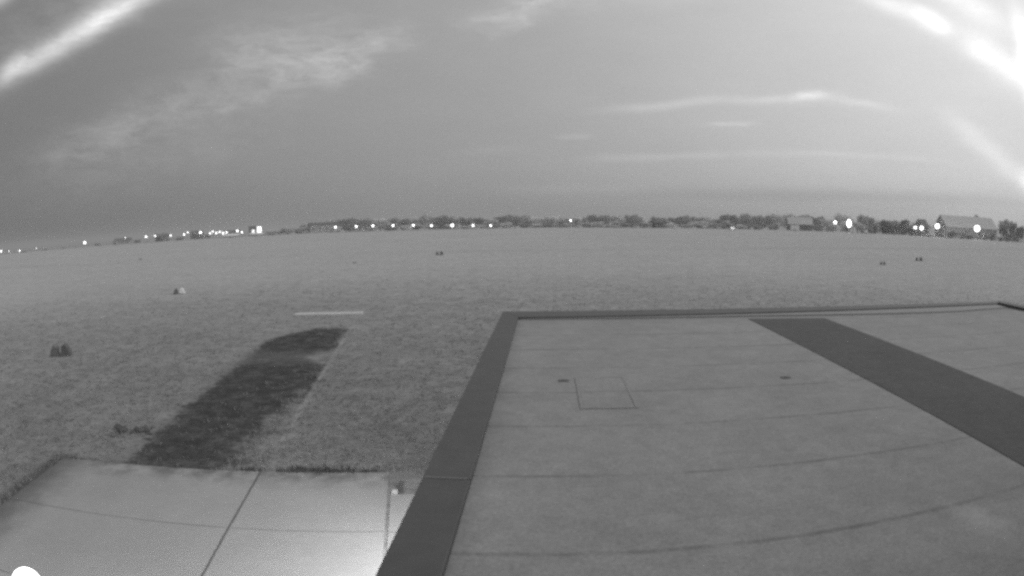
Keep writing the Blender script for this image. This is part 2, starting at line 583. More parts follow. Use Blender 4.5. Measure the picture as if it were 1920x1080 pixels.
# ------------------------------------------------------------------ concrete pad
cm = bpy.data.materials.new('pad_concrete')
cm.use_nodes = True
t = NT(cm.node_tree)
oc = t.n('ShaderNodeTexCoord').outputs['Object']
sp = t.n('ShaderNodeSeparateXYZ', {0: oc})
X, Y = sp.outputs[0], sp.outputs[1]
n1 = t.noise(oc, .55, 5, .6)
n2 = t.noise(oc, 6, 5, .65)
n3 = t.noise(oc, 1.8, 4, .65)
v = t.m('MULTIPLY', t.m('MULTIPLY_ADD', n1, .35, .83), t.m('MULTIPLY_ADD', n2, .22, .89))
v = t.m('MULTIPLY', v, .27)
wn = t.m('MULTIPLY', t.m('SUBTRACT', n3, .5), .9)
d1 = t.m('MULTIPLY', t.ss(t.m('ADD', Y, wn), 10.6, 11.75), .55)
d1 = t.m('MULTIPLY', d1, t.ss(n3, .3, .62))
d2 = t.m('MULTIPLY', t.ss(t.m('ADD', X, t.m('MULTIPLY', wn, 1.3)), -7.5, -9.1), .6)
v = t.m('MULTIPLY', v, t.m('SUBTRACT', 1.0, t.m('MAXIMUM', d1, d2)))
nj = t.m('MULTIPLY', t.m('SUBTRACT', t.noise(oc, 4, 3, .6), .5), .03)
j1 = t.ss(t.m('ABSOLUTE', t.m('ADD', t.m('ADD', X, nj), 3.58)), .035, .012)
j2 = t.m('MULTIPLY', t.ss(t.m('ABSOLUTE', t.m('SUBTRACT', t.m('ADD', Y, nj), 9.0)), .03, .008), t.m('MULTIPLY_ADD', n3, .5, .3))
j3 = t.m('MULTIPLY', t.ss(t.m('ABSOLUTE', t.m('SUBTRACT', Y, 6.4)), .03, .008), .6)
jt = t.m('MAXIMUM', j1, t.m('MAXIMUM', j2, j3))
v = t.lerp(t.m('MULTIPLY', jt, .8), v, .05)
bp = t.n('ShaderNodeBump', {'Strength': .25, 'Distance': .01, 'Height': t.m('SUBTRACT', n2, jt)})
pb = t.n('ShaderNodeBsdfPrincipled', {'Base Color': t.n('ShaderNodeCombineColor', {0: v, 1: v, 2: v}).outputs[0], 'Roughness': .85,
                                     'Specular IOR Level': .2, 'Normal': bp.outputs[0]})
t.n('ShaderNodeOutputMaterial', {0: pb.outputs[0]})
m = MB()
m.box(-8.95, -.8, .5, 11.6, -.12, .035, .015)
pad = m.build('pavement', cm)
pad.rotation_euler = (0, 0, -YS)
tag(pad, 'large pale concrete pad with a dark joint beside the building', 'pavement', kind='structure')
m = MB()
m.prism([(-.765, .5), (1.9, .5), (1.2, 10.47), (-.745, 10.52)], -.12, .022, .012)
pad2 = m.build('pavement', cm)
pad2.rotation_euler = (0, 0, -YS)
tag(pad2, 'narrow pale concrete apron between the big pad and the building wall', 'pavement', kind='structure')

# ------------------------------------------------------------------ building under the camera
rm = bpy.data.materials.new('roof_membrane')
rm.use_nodes = True
t = NT(rm.node_tree)
oc = t.n('ShaderNodeTexCoord').outputs['Object']
sp = t.n('ShaderNodeSeparateXYZ', {0: oc})
X, Y = sp.outputs[0], sp.outputs[1]
n1 = t.noise(oc, .35, 4, .55)
n2 = t.noise(oc, 7, 5, .7)
n3 = t.noise(oc, 1.6, 4, .6)
v = t.m('MULTIPLY', t.m('MULTIPLY_ADD', n1, .20, .90), t.m('MULTIPLY_ADD', n2, .55, .725))
n4 = t.noise(oc, 32, 3, .8)
n5 = t.noise(oc, .8, 6, .75)
v = t.m('MULTIPLY', v, t.m('MULTIPLY_ADD', n4, .9, .55))
v = t.m('MULTIPLY', v, t.m('MULTIPLY_ADD', t.ss(n5, .35, .65), .09, .955))
v = t.m('MULTIPLY', t.m('MULTIPLY', v, t.m('MULTIPLY_ADD', n3, .16, .92)), .235)
wy = t.m('ADD', Y, t.m('MULTIPLY', t.m('SUBTRACT', t.noise(oc, .9, 3, .6), .5), .05))
fr = t.m('PINGPONG', t.m('ADD', t.m('SUBTRACT', wy, 3.36), .64 * 2 * 10), .64)    # distance to the nearest lap seam
seam = t.m('MULTIPLY', t.ss(fr, .045, .004), t.ss(t.noise(t.vm('MULTIPLY', oc, (.6, .2, 1)), 1.9, 5, .75), .32, .64))
v = t.m('MULTIPLY', v, t.m('SUBTRACT', 1.0, t.m('MULTIPLY', seam, .36)))
# pale smear of a reflection, painted into the roof colour
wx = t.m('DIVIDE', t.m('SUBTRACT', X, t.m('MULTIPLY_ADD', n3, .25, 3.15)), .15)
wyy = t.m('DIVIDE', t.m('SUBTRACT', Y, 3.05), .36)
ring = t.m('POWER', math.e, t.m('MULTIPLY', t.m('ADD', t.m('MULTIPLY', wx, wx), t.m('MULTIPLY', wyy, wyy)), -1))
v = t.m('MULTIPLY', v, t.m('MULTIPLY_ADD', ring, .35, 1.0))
# darker along the left and far copings
dl = t.ss(t.m('ADD', X, t.m('MULTIPLY', n3, .25)), -.2, -.58)
df = t.ss(t.m('ADD', Y, t.m('MULTIPLY', n3, .35)), 12.6, 13.1)
v = t.m('MULTIPLY', v, t.m('SUBTRACT', 1.0, t.m('MULTIPLY', t.m('MAXIMUM', dl, df), .16)))
bp = t.n('ShaderNodeBump', {'Strength': .3, 'Distance': .008, 'Height': t.m('ADD', n2, seam)})
pb = t.n('ShaderNodeBsdfPrincipled', {'Base Color': t.n('ShaderNodeCombineColor', {0: v, 1: v, 2: v}).outputs[0], 'Roughness': .9,
                                     'Specular IOR Level': .15, 'Normal': bp.outputs[0]})
t.n('ShaderNodeOutputMaterial', {0: pb.outputs[0]})

bld = empty('flat_roofed_building', (0, 0, 0), -YB, label='flat roofed building with a grey membrane roof and dark metal coping under the camera', cat='building')
RZ = 2.94
m = MB()
m.prism([(-.86, -9), (20, -9), (20, 13.9), (-.86, 13.45)], -.1, RZ - .06)
m.build('wall', MT['wall_grey'], bld)
m = MB()
m.prism([(-.62, -9), (19.8, -9), (19.8, 13.85), (-.62, 13.2)], RZ - .05, RZ)
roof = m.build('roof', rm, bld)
m = MB()
m.prism([(-.99, 4.44), (-.6, 4.44), (-.6, 12.86), (-.99, 13.69)], 2.78, 3.0, .008)
m.build('coping', MT['coping'], bld)
m = MB()
m.prism([(-.99, -9), (-.6, -9), (-.6, 4.43), (-.99, 4.43)], 2.78, 2.997, .008)
m.build('coping', MT['coping'], bld)
m = MB()
m.prism([(-.987, 13.70), (-.597, 12.87), (13.55, 13.66), (13.97, 14.08)], 2.78, 2.998, .008)
m.build('coping', MT['coping'], bld)
m = MB()
m.prism([(13.98, 14.09), (13.56, 13.65), (13.56, 12.6), (14.6, 8), (15.1, 8), (14.1, 12.6)], 2.78, 3.03, .008)
m.build('coping', MT['coping'], bld)
m = MB()
m.prism([(-.55, 12.86), (4.6, 12.92), (9, 12.72), (11, 12.74), (13.4, 13.1), (13.45, 13.63)], RZ - .02, RZ + .03, .01)
m.build('flashing', MT['upstand'], bld)
m = MB()
m.box(-.97, -.62, 4.429, 4.441, 2.95, 3.004)
m.build('joint_strip', MT['upstand'], bld)
m = MB()
m.prism([(4.45, -.6), (6.33, -.6), (6.33, 12.44), (4.45, 12.6)], RZ - .01, RZ + .008)
m.build('roof_walkway', MT['walk'], bld)
h = MB()
h.prism([(.42, 6.54), (1.0, 6.54), (1.01, 7.86), (.42, 7.86)], RZ - .01, RZ + .008, .003)
hatch = h.build('roof_hatch', rm, bld)
h = MB()
for a in ((.38, .42, 6.50, 7.90), (1.005, 1.045, 6.50, 7.90), (.42, 1.005, 6.50, 6.54), (.42, 1.005, 7.86, 7.90)):
    h.box(*a, RZ - .01, RZ + .011, .003)
h.build('frame', MT['frame'], hatch)
for (x, y, k) in ((.23, 7.75, 1), (3.29, 7.55, 1)):
    h = MB()
    h.box(x - .07, x + .07, y - .045, y + .045, RZ - .01, RZ + .014, .006)
    h.tube((x, y, RZ + .014), (x, y, RZ + .022), .03, .025, 10)
    h.build('roof_drain', MT['drain'], bld)
# unseen block added behind the lens to shade the near roof
m = MB()
m.prism([(2.4, -9), (20, -9), (20, .9), (2.4, .9)], RZ + .01, 7.8)
m.build('shade_block', MT['wall_dark'], bld)

# wall lamp under the left coping, lights the pad
lx, ly = -.86, 7.2
wl = empty('wall_lamp', Vector((lx * cos(YB) + ly * sin(YB), -lx * sin(YB) + ly * cos(YB), 2.62)), -YB,
           label='lit wall lamp under the left coping shining on the concrete pad', cat='lamp')
m = MB()
m.box(-.12, 0, -.12, .12, -.06, .1, .015)
m.build('housing', MT['lamp_metal'], wl)
m = MB()
m.box(-.115, -.01, -.1, .1, -.075, -.06)
m.build('lens', MT['lens'], wl)
ld = bpy.data.lights.new('lamp_light', 'SPOT')
ld.energy = 900
ld.spot_size = radians(150)
ld.spot_blend = 1.0
ld.shadow_soft_size = .08
lo = bpy.data.objects.new('lamp_light', ld)
C.objects.link(lo)
lo.parent = wl
lo.location = (-.09, 0, -.1)
lo.rotation_euler = Vector((-.75, .3, -1)).to_track_quat('-Z', 'Y').to_euler()

# globe lamp whose head just enters at the lower left
gl = at(52, 1098, hypot(-4.37, 3.13))
post = empty('post_lamp', (gl.x, gl.y, 0), 0, label='white glowing globe lamp on a post at the lower left over the pad', cat='lamp')
m = MB()
m.tube((0, 0, 0), (0, 0, gl.z - .2), .045, .035, 12)
m.lathe([(.12, 0), (.12, .03), (.05, .06)], 16)
m.build('post', MT['lamp_metal'], post)
m = MB()
m.lathe([(.05, gl.z - .22), (.09, gl.z - .19), (.1, gl.z - .16)], 16)
m.build('collar', MT['lamp_metal'], post)
m = MB()
m.ball((0, 0, gl.z), .175, 24, 14)
m.build('globe', MT['globe'], post, True)

# ------------------------------------------------------------------ small things on the field
c = hit(616, 590)
a0, a1 = hit(553, 591), hit(680, 588.5)
bd = (a1 - a0)
bl = MB()
L = bd.length / 2
bl.box(-L, L, -.34, .34, -.02, .10, .03)
bo = bl.build('white_plank', MT['board'])
bo.location = (a0 + a1) / 2
bo.rotation_euler = (0, 0, atan2(bd.y, bd.x))
tag(bo, 'long low white board lying across the grass beyond the dark strip', 'board')

mark_proto = None


def marker(px, py, wpx, label, rz, tone='dark', white=False):
    """two upright curved flaps on a dark ground plate"""
    p = hit(px, py)
    dist_ = (p - Vector((0, 0, CAMZ))).length
    W = wpx / 1143 * dist_ / 2            # half width
    o = empty('field_marker', p, rz, label=label, cat='field marker', group='dark markers set out on the airfield grass')
    b = MB()
    b.prism([(-W * .95, -W * .35), (W * .95, -W * .35), (W * .95, W * .35), (-W * .95, W * .35)], -.02, .06 * W + .02, .01)
    b.build('base_plate', MT['marker_dark'], o)
    for s, hh, wd in ((-1, .86, .30), (1, .90, .40)):
        f = MB()
        n = 9
        prof = []
        for k in range(n + 1):
            q = k / n
            zz = hh * W * sin(min(q * 1.25, 1) * pi / 2) if q < .8 else hh * W * (1 - ((q - .8) / .2) ** 2 * .12)
            prof.append((q, zz))
        outer = [(s * W * 1.0, .0), (s * W * .92, hh * W * .35), (s * W * .74, hh * W * .78), (s * W * .6, hh * W * .97), (s * W * (.62 - wd * .55), hh * W),
                 (s * W * (.58 - wd), hh * W * .8), (s * W * (.56 - wd), hh * W * .3), (s * W * (.5 - wd), 0)]
        i = len(f.v)
        for yy, k in ((-W * .34, 1), (-W * .2, 1.03), (W * .2, 1.03), (W * .34, 1)):
            f.v += [(x * (1 if k == 1 else 1.0), yy, z * k) for x, z in outer]
        nn = len(outer)
        for r_ in range(3):
            for k in range(nn):
                a = i + r_ * nn + k
                b2 = i + r_ * nn + (k + 1) % nn
                f.f.append((a, b2, b2 + nn, a + nn))
        f.f.append(tuple(i + k for k in range(nn)))
        f.f.append(tuple(i + 3 * nn + nn - 1 - k for k in range(nn)))
        mm = MT['marker_white'] if (white and s > 0) else MT['marker_dark' if s > 0 else 'marker_grey']
        fo = f.build('flap', mm, o)
        if white and s > 0:
            fo['label'] = 'white flap'
    return o


marker(115, 667, 46, 'largest two flapped dark marker, left of the dark strip in the grass', .35)
marker(336, 551, 23, 'field marker with one dark and one white flap on the left grass', .3, white=True)
marker(665, 493.5, 6, 'tiny dark marker below the first lamps of the tree line row', .2)
marker(824, 478, 15, 'low dark marker below the seventh lamp of the tree line row', .1)
marker(1655, 496, 12, 'small dark marker on the far right grass, left one of a pair', -.6)
marker(1723, 489, 15, 'small dark marker on the far right grass, right one of a pair', -.7)
marker(263, 487, 6, 'tiny faint marker on the far left grass below the town lights', .6)

# clods of soil at the strip's left tail and weeds along the pad's rim


def clod(x, y, s, label, seed):
    q = random.Random(seed)
    m = MB()
    for k in range(6):
        m.ball((q.uniform(-.7, .7) * s, q.uniform(-.4, .4) * s, s * .12), s * q.uniform(.25, .45), 9, 6, (1, .8, .6))
    for i, v_ in enumerate(m.v):
        j = 1 + q.uniform(-.12, .12)
        m.v[i] = (v_[0] * j, v_[1] * j, v_[2] * j)
    o = m.build('soil_clump', MT['clod'])
    wx_, wy_ = sl2w(x, y)
    o.location = (wx_, wy_, 0)
    return tag(o, label, 'soil clump', 'clumps of dark soil left of the worn strip')


clod(-8.36, 13.95, .34, 'largest dark soil clump at the left tip of the worn strip', 1)
clod(-7.72, 13.92, .26, 'smaller dark soil clump right beside the largest clump', 2)
clod(-7.35, 13.75, .15, 'smallest dark soil clump next to the worn strip', 3)


def weed(x, y, s, wd, label, seed):
    q = random.Random(seed)
    m = MB()
    for k in range(int(130 * wd)):
        bx, by = q.gauss(0, .32) * wd, q.gauss(0, .09)
        a = q.uniform(0, 2 * pi)
        l = s * q.uniform(.25, .75)
        le = q.uniform(.2, .8)
        dx, dy = cos(a), sin(a)
        m.quad((bx - dy * .012, by + dx * .012, 0), (bx + dy * .012, by - dx * .012, 0), (bx + dx * l * le * .6, by + dy * l * le * .6, l * .75),
               (bx + dx * l * le, by + dy * l * le, l * .8))
    m.ball((0, 0, 0), .55 * wd, 14, 6, (1.25, .22, .06))
    o = m.build('weed_tuft', MT['weed'])
    wx_, wy_ = sl2w(x, y)
    o.location = (wx_, wy_, 0)
    o.rotation_euler = (0, 0, -YS)
    return tag(o, label, 'weeds', 'dark weeds along the far rim of the pad')


weed(-2.55, 11.74, .17, 1.1, 'wide dark weed tuft at the middle of the pad far rim', 4)
weed(-1.98, 11.70, .18, .9, 'darkest weed tuft on the pad rim, between two others', 5)
weed(-1.22, 11.74, .14, .45, 'small dark weed tuft near the pad corner by the building', 6)
weed(-3.85, 11.74, .12, .5, 'low weed tuft on the pad rim beside the dark strip', 7)
weed(-8.75, 11.6, .12, .45, 'scruffy weed tuft at the far left corner of the pad', 8)

px_, py_ = sl2w(-.55, 10.62)
sk = empty('marker_stake', (px_, py_, 0), -YS, label='short dark stake with a pale foot beside the pad corner', cat='stake')
m = MB()
m.tube((0, 0, 0), (.03, .02, .24), .05, .04, 8)
m.build('stake', MT['clod'], sk)
m = MB()
m.box(-.17, -.05, -.06, .05, -.01, .06, .012)
m.build('foot', MT['board'], sk)

# ------------------------------------------------------------------ houses and sheds
ORD = ['first', 'second', 'third', 'fourth', 'fifth', 'sixth', 'seventh', 'eighth', 'ninth', 'tenth', 'eleventh', 'twelfth', 'thirteenth', 'fourteenth', 'fifteenth', 'sixteenth']


def facing(p, turn=0):
    return -atan2(p.x, p.y) + turn


def house(name, px, r, L, W, H, RH, label, turn=0, wall='wall', roof='roof_dark', windows=3, door=True, chimney=False, lit=False, cat='house', group=None, trim=False):
    p = at(px, 430, r)
    z = gz(r)
    o = empty(name, (p.x, p.y, z - .1), facing(p, radians(turn)), label=label, cat=cat, group=group)
    l, w_ = L / 2, W / 2
    m = MB()
    m.box(-l, l, -w_, w_, 0, H)
    for s in (-1, 1):                                       # gables
        m.quad((s * l, -w_, H), (s * l, w_, H), (s * l, 0, H + RH))
    m.build('wall', MT[wall], o)
    e = .45
    m = MB()
    k = RH / w_
    for s in (-1, 1):
        y0, z0 = s * (w_ + e), H - e * k
        m.v += []
        i = len(m.v)
        m.v += [(-l - e, y0, z0), (l + e, y0, z0), (l + e, 0, H + RH), (-l - e, 0, H + RH),
                (-l - e, y0, z0 + .22), (l + e, y0, z0 + .22), (l + e, 0, H + RH + .22), (-l - e, 0, H + RH + .22)]
        for f in ((0, 1, 2, 3), (4, 5, 6, 7), (0, 1, 5, 4), (1, 2, 6, 5), (3, 0, 4, 7)):
            m.f.append(tuple(i + q for q in f))
    rf = m.build('roof', MT[roof], o)
    if chimney:
        m = MB()
        m.box(l * .3, l * .3 + .8, -.5, .4, H + RH * .6, H + RH + 1.0)
        m.build('chimney', MT['wall_grey'], rf)
    if trim:
        m = MB()
        k2 = sqrt(w_ * w_ + RH * RH)
        for s in (-1, 1):
            nx_, nz_ = 0, -.75
            m.quad((-l - e - .03, s * (w_ + e), H - e * k + .2), (-l - e - .03, 0, H + RH + .2), (-l - e - .03, 0, H + RH - 1.0), (-l - e - .03, s * (w_ + e), H - e * k - .8))
            m.quad((-l - e + .06, s * (w_ + e), H - e * k + .2), (-l - e + .06, 0, H + RH + .2), (-l - e + .06, 0, H + RH - 1.0), (-l - e + .06, s * (w_ + e), H - e * k - .8))
        m.build('bargeboard', MT['wall_dark'], o)
    n = windows
    for q in range(n):
        x = -l + (q + .5) * L / max(n, 1)
        ww, wh = min(.6, L / n * .25), min(.65, H * .2)
        zc = H * .55
        m = MB()
        m.box(x - ww, x + ww, -w_ - .05, -w_ - .002, zc - wh, zc + wh)
        wn = m.build('window', MT['glass'] if not lit else MT['lit_window'], o)
    if door:
        m = MB()
        x = l * .55
        m.box(x - .5, x + .5, -w_ - .06, -w_ - .003, .1, min(2.1, H * .85))
        m.build('door', MT['wall_dark'], o)
    return o


house('large_hangar', 1812, 314, 33, 14, 5.4, 5.2, 'large grey hangar with a long pitched roof on the right edge of the field', turn=30, wall='wall_grey', roof='roof_grey', windows=4, cat='hangar', trim=True)
house('small_house', 1728, 318, 5.5, 7, 4.6, 3.6, 'small gabled house with dark roof left of the large hangar', turn=48, wall='wall_grey', windows=1, trim=True)
house('field_barn', 1499, 330, 13.5, 9, 3.6, 3.4, 'broad barn with pale grey roof behind the white trailer', turn=8, wall='wall_dark', roof='roof_grey', windows=2, cat='barn')
house('field_hut', 1233, 318, 4.8, 4, 3.0, .7, 'little dark fronted hut among trees in the middle of the horizon', turn=30, wall='wall_dark', windows=1, cat='hut')
house('long_shed', 605, 420, 19, 8, 6.0, 1.4, 'pale long shed with dark roof below the leftmost tree line lamp', turn=10, wall='wall', windows=4, cat='shed')
house('pale_shed', 681, 430, 18, 6, 4.2, .9, 'long low pale shed under the second and third tree line lamps', turn=-4, wall='wall', roof='roof_dark', windows=4, cat='shed')
house('pale_shed', 1905, 300, 5.5, 5, 2.6, 1.4, 'small pale shed by the bushes at the far right edge', turn=-20, wall='wall', windows=1, cat='shed')
house('town_house', 303, 640, 14, 10, 6.0, 2.8, 'dark town house between far left lamps with trees round it', turn=10, wall='wall_dark', windows=2, chimney=True)
house('town_house', 369, 640, 12, 10, 6.4, 3.2, 'dark town house right behind the tall bright lamp of the town', turn=-15, wall='wall_dark', windows=2, chimney=True)
house('town_house', 436, 640, 16, 10, 5.2, 2.6, 'grey town house between the lamp cluster and the dark tower', turn=12, wall='wall_grey', windows=3)
house('town_house', 230, 680, 20, 10, 4.4, 2.4, 'low grey town house right of the lone bright left lamp', turn=-8, wall='wall_grey', windows=3)
house('town_house', 522, 560, 21, 9, 4.6, 1.2, 'low pale town house right of the lit tower doorway', turn=6, wall='wall_grey', roof='roof_grey', windows=3)

# boxy tower with lit openings
p = at(474, 430, 560)
tw = empty('dark_tower', (p.x, p.y, gz(560) - .1), facing(p), label='dark flat topped tower block with one lit window among the town lights', cat='tower')
m = MB()
m.box(-3.8, 3.8, -3, 3, 0, 9.6)
m.build('wall', MT['wall_dark'], tw)
m = MB()
m.box(-4.1, 4.1, -3.3, 3.3, 9.6, 10.1)
m.build('roof', MT['roof_dark'], tw)
m = MB()
m.box(-.9, 1.7, -3.08, -3.003, 3.9, 7.0)
m.build('window', MT['lit_window'], tw)
p = at(486, 430, 555)
tw = empty('lit_stairwell', (p.x, p.y, gz(555) - .1), facing(p), label='narrow building with one tall glowing doorway right of the dark tower', cat='building')
m = MB()
m.box(-2.7, 2.7, -2, 2, 0, 9.7)
m.build('wall', MT['wall'], tw)
m = MB()
m.box(-2.9, 2.9, -2.2, 2.2, 9.7, 10.0)
m.build('roof', MT['roof_grey'], tw)
m = MB()
m.box(-1.9, 1.9, -2.08, -2.003, 2.6, 9.3)
m.build('doorway', mat('bright_doorway', 1, emit=3.0), tw)

# ------------------------------------------------------------------ vehicles at the field edge


def wheels(o, pts, rad=.33, wid=.2):
    for (x, y) in pts:
        m = MB()
        m.tube((x, y - wid / 2, rad), (x, y + wid / 2, rad), rad, rad, 14)
        wh = m.build('wheel', MT['tyre'], o)
        m = MB()
        m.tube((x, y - wid / 2 - .012, rad), (x, y + wid / 2 + .012, rad), rad * .55, rad * .55, 12)
        m.build('rim', MT['pole'], wh)


p = at(1490.5, 434, 288)
tr = empty('box_trailer', (p.x, p.y, gz(288)), facing(p, .08), label='boxy pale trailer parked before the broad barn at the field edge', cat='trailer')
m = MB()
m.box(-2.15, 2.15, -1.0, 1.0, .5, 2.75, .12)
m.build('body', MT['body_white'], tr)
m = MB()
m.tube((2.1, 0, .55), (3.2, 0, .5), .05, .05, 8)
m.build('drawbar', MT['lamp_metal'], tr)
m = MB()
m.box(-1.2, -.3, -1.03, -1.003, .7, 2.4)
m.build('door', MT['body_white'], tr)
wheels(tr, [(-.4, -.95), (.4, -.95), (-.4, .95), (.4, .95)])


def glider_trailer(px, py, r, L, turn, label):
    p = at(px, py, r)
    o = empty('glider_trailer', (p.x, p.y, gz(r)), facing(p, turn), label=label, cat='trailer', group='long white glider trailers')
    m = MB()
    i0 = 0
    n = 10
    secs = [(-.5, .55, .45), (-.47, .8, .62), (-.3, 1, .85), (.1, 1, 1), (.35, .9, .9), (.47, .7, .6), (.5, .5, .4)]
    for (u, a, b) in secs:
        for k in range(n):
            q = 2 * pi * k / n + pi / n
            m.v.append((u * L, .75 * a * cos(q), 1.15 + .7 * b * sin(q)))
    for s in range(len(secs) - 1):
        for k in range(n):
            m.f.append((s * n + k, s * n + (k + 1) % n, (s + 1) * n + (k + 1) % n, (s + 1) * n + k))
    m.f.append(tuple(n - 1 - k for k in range(n)))
    m.f.append(tuple((len(secs) - 1) * n + k for k in range(n)))
    m.build('body', MT['body_white'], o, True)
    m = MB()
    m.tube((L * .5, 0, .6), (L * .5 + 1.2, 0, .5), .05, .05, 8)
    m.build('drawbar', MT['lamp_metal'], o)
    wheels(o, [(0, -.7), (0, .7)], .3)
    return o


glider_trailer(432, 446, 286, 9.4, .1, 'long white glider trailer under the town lamp cluster on the left')
glider_trailer(480, 443, 292, 7.0, .0, 'long white glider trailer below the dark tower on the left')


def car(px, py, r, turn, label, body='body_white', van=False, lights=False):
    p = at(px, py, r)
    o = empty('parked_van' if van else 'parked_car', (p.x, p.y, gz(r)), facing(p, turn), label=label, cat='van' if van else 'car', group='vehicles parked at the far right field edge')
    h1, h2 = (1.05, 2.05) if van else (.85, 1.45)
    m = MB()
    prof = ([(-2.5, .35), (2.5, .35), (2.5, 1.0), (2.0, h1 + .1), (1.6, h2), (-2.4, h2), (-2.5, h1)] if van else
            [(-2.1, .35), (2.1, .35), (2.1, .7), (1.2, h1), (.6, h2), (-1.2, h2), (-1.9, h1), (-2.1, .8)])
    n = len(prof)
    for y in (-.85, .85):
        m.v += [(x, y, z) for x, z in prof]
    for k in range(n):
        m.f.append((k, (k + 1) % n, n + (k + 1) % n, n + k))
    m.f.append(tuple(n - 1 - k for k in range(n)))
    m.f.append(tuple(n + k for k in range(n)))
    m.build('body', MT[body], o)
    for s in (-1, 1):
        m = MB()
        x0, x1 = (.6, 1.7) if van else (-1.1, .7)
        m.box(x0, x1, s * .86 - .012, s * .86 + .012, h1, h2 - .12)
        m.build('window', MT['glass'], o)
        m = MB()
        fx = 2.5 if van else 2.1
        m.box(fx - .02, fx + .04, s * .6 - .16, s * .6 + .16, .6, .78)
        m.build('headlight', MT['lamp_dim' if lights else 'glass'], o)
    wheels(o, [(-1.35, -.8), (1.35, -.8), (-1.35, .8), (1.35, .8)])
    return o


car(1373, 431.5, 284, radians(-85), 'pale parked car with two bright headlights facing the field', lights=True)
car(1603, 433, 296, .2, 'white parked van left of the dark right bushes', 'body_white', True)
car(1622, 434.5, 290, -1.0, 'pale parked car beside the white van near right bushes', 'body_grey')

# ------------------------------------------------------------------ lamps on the horizon
lamp_meshes = {}


def lamp(px, py, r, rad, label, group, m='lamp', tall=1.0):
    rad *= 1.35
    p = at(px, py, r)
    gr = gz(r)
    h_ = max(p.z - gr, 1.0)
    o = empty('street_lamp', (p.x, p.y, gr), facing(p), label=label, cat='street lamp', group=group)
    b = MB()
    b.tube((0, .25, -.1), (0, .25, h_ + .25), .08, .05, 8)
    b.tube((0, .25, h_ + .22), (0, 0, h_ + .3), .04, .04, 6)
    b.build('pole', MT['pole'], o)
    b = MB()
    b.lathe([(rad * .35, h_ + rad * .95), (rad * .25, h_ + rad * 1.25), (.05, h_ + rad * 1.3)], 12)
    b.build('cap', MT['lamp_metal'], o)
    b = MB()
    b.ball((0, 0, h_), rad, 14, 9, (1, 1, tall))
    b.build('globe', MT[m], o, True)
    return o


def nth(i): return ORD[i]


ROW = [(629, 426), (668, 424.5), (699, 423.5), (737, 423), (775, 422.5), (809, 423), (848, 422.5), (887, 422.5), (920, 423)]
for i, (x, y) in enumerate(ROW):
    lamp(x, y, 395, .62 if i == 6 else .44, f'{nth(i)} lit lamp from the left in the even row before the dark tree line', 'lit lamps in an even row before the tree line')
lamp(1070, 413.5, 400, .40, 'lone lit lamp high among the trees in the middle of the horizon', 'lone lit lamps')
lamp(1566, 417, 330, .55, 'small round lit lamp left of the tall floodlight on the right', 'lit lamps on the right')
lamp(1592, 419, 322, .85, 'tall bright floodlight glowing over the white van on the right', 'lit lamps on the right', 'lamp_big', 1.7)
lamp(1716, 427, 300, .50, 'left one of two lit lamps in front of the small gabled house', 'lit lamps on the right')
lamp(1728, 427.5, 300, .62, 'right one of two lit lamps in front of the small gabled house', 'lit lamps on the right')
lamp(1757.5, 424, 292, .80, 'bright lamp in front of the gable end of the large hangar', 'lit lamps on the right', 'lamp_big')
lamp(1832, 428.5, 290, 1.0, 'largest brightest floodlight before the long hangar roof on the far right', 'lit lamps on the right', 'lamp_big')
LEFT = [(2, 471, .55, 'lamp'), (17, 471, .3, 'lamp_dim'), (37, 470, .45, 'lamp'), (68, 466, .25, 'lamp_dim'), (159, 455, .78, 'lamp'), (235, 446, .3, 'lamp_dim'),
        (274, 444, .6, 'lamp'), (291, 442.5, .5, 'lamp'), (320, 441.5, .5, 'lamp_dim'), (345, 439.5, .5, 'lamp_dim'), (352, 436, .42, 'lamp_dim'),
        (376, 436, .75, 'lamp')]
LL = ['lit lamp at the extreme left end of the horizon', 'dim lamp between the two leftmost bright lamps', 'bright lamp with dark bush to its right near the left edge',
      'faintest lamp left of the lone bright lamp on the left', 'lone bright lamp standing apart on the left horizon', 'faint lamp above the low grey town house on the left',
      'bright lamp just left of the dark town house and its trees', 'lamp touching the left side of the dark town house', 'pale lamp right of the first dark town house',
      'lower of two close pale lamps left of the tall bright lamp', 'upper of two close pale lamps left of the tall bright lamp', 'tall bright lamp before the second dark town house']
for (x, y, rd, mt_), lb in zip(LEFT, LL):
    lamp(x, y, 600, rd, lb, 'town lamps on the left horizon', mt_)
CL = [(394, 437.5, .5, 'lamp_dim'), (399, 434, .45, 'lamp_dim'), (405.5, 437, .55, 'lamp'), (412, 435, .5, 'lamp'), (418.5, 437, .62, 'lamp'), (425, 435.5, .55, 'lamp')]
for i, (x, y, rd, mt_) in enumerate(CL):
    lamp(x, y, 600, rd, f'{nth(i)} lamp from the left in the tight cluster above the long white trailer', 'tight cluster of town lamps', mt_)
lamp(445, 433, 590, .68, 'bright lamp between the tight cluster and the dark tower', 'town lamps on the left horizon')
lamp(453.5, 435.5, 590, .5, 'dim lamp just left of the dark tower', 'town lamps on the left horizon', 'lamp_dim')

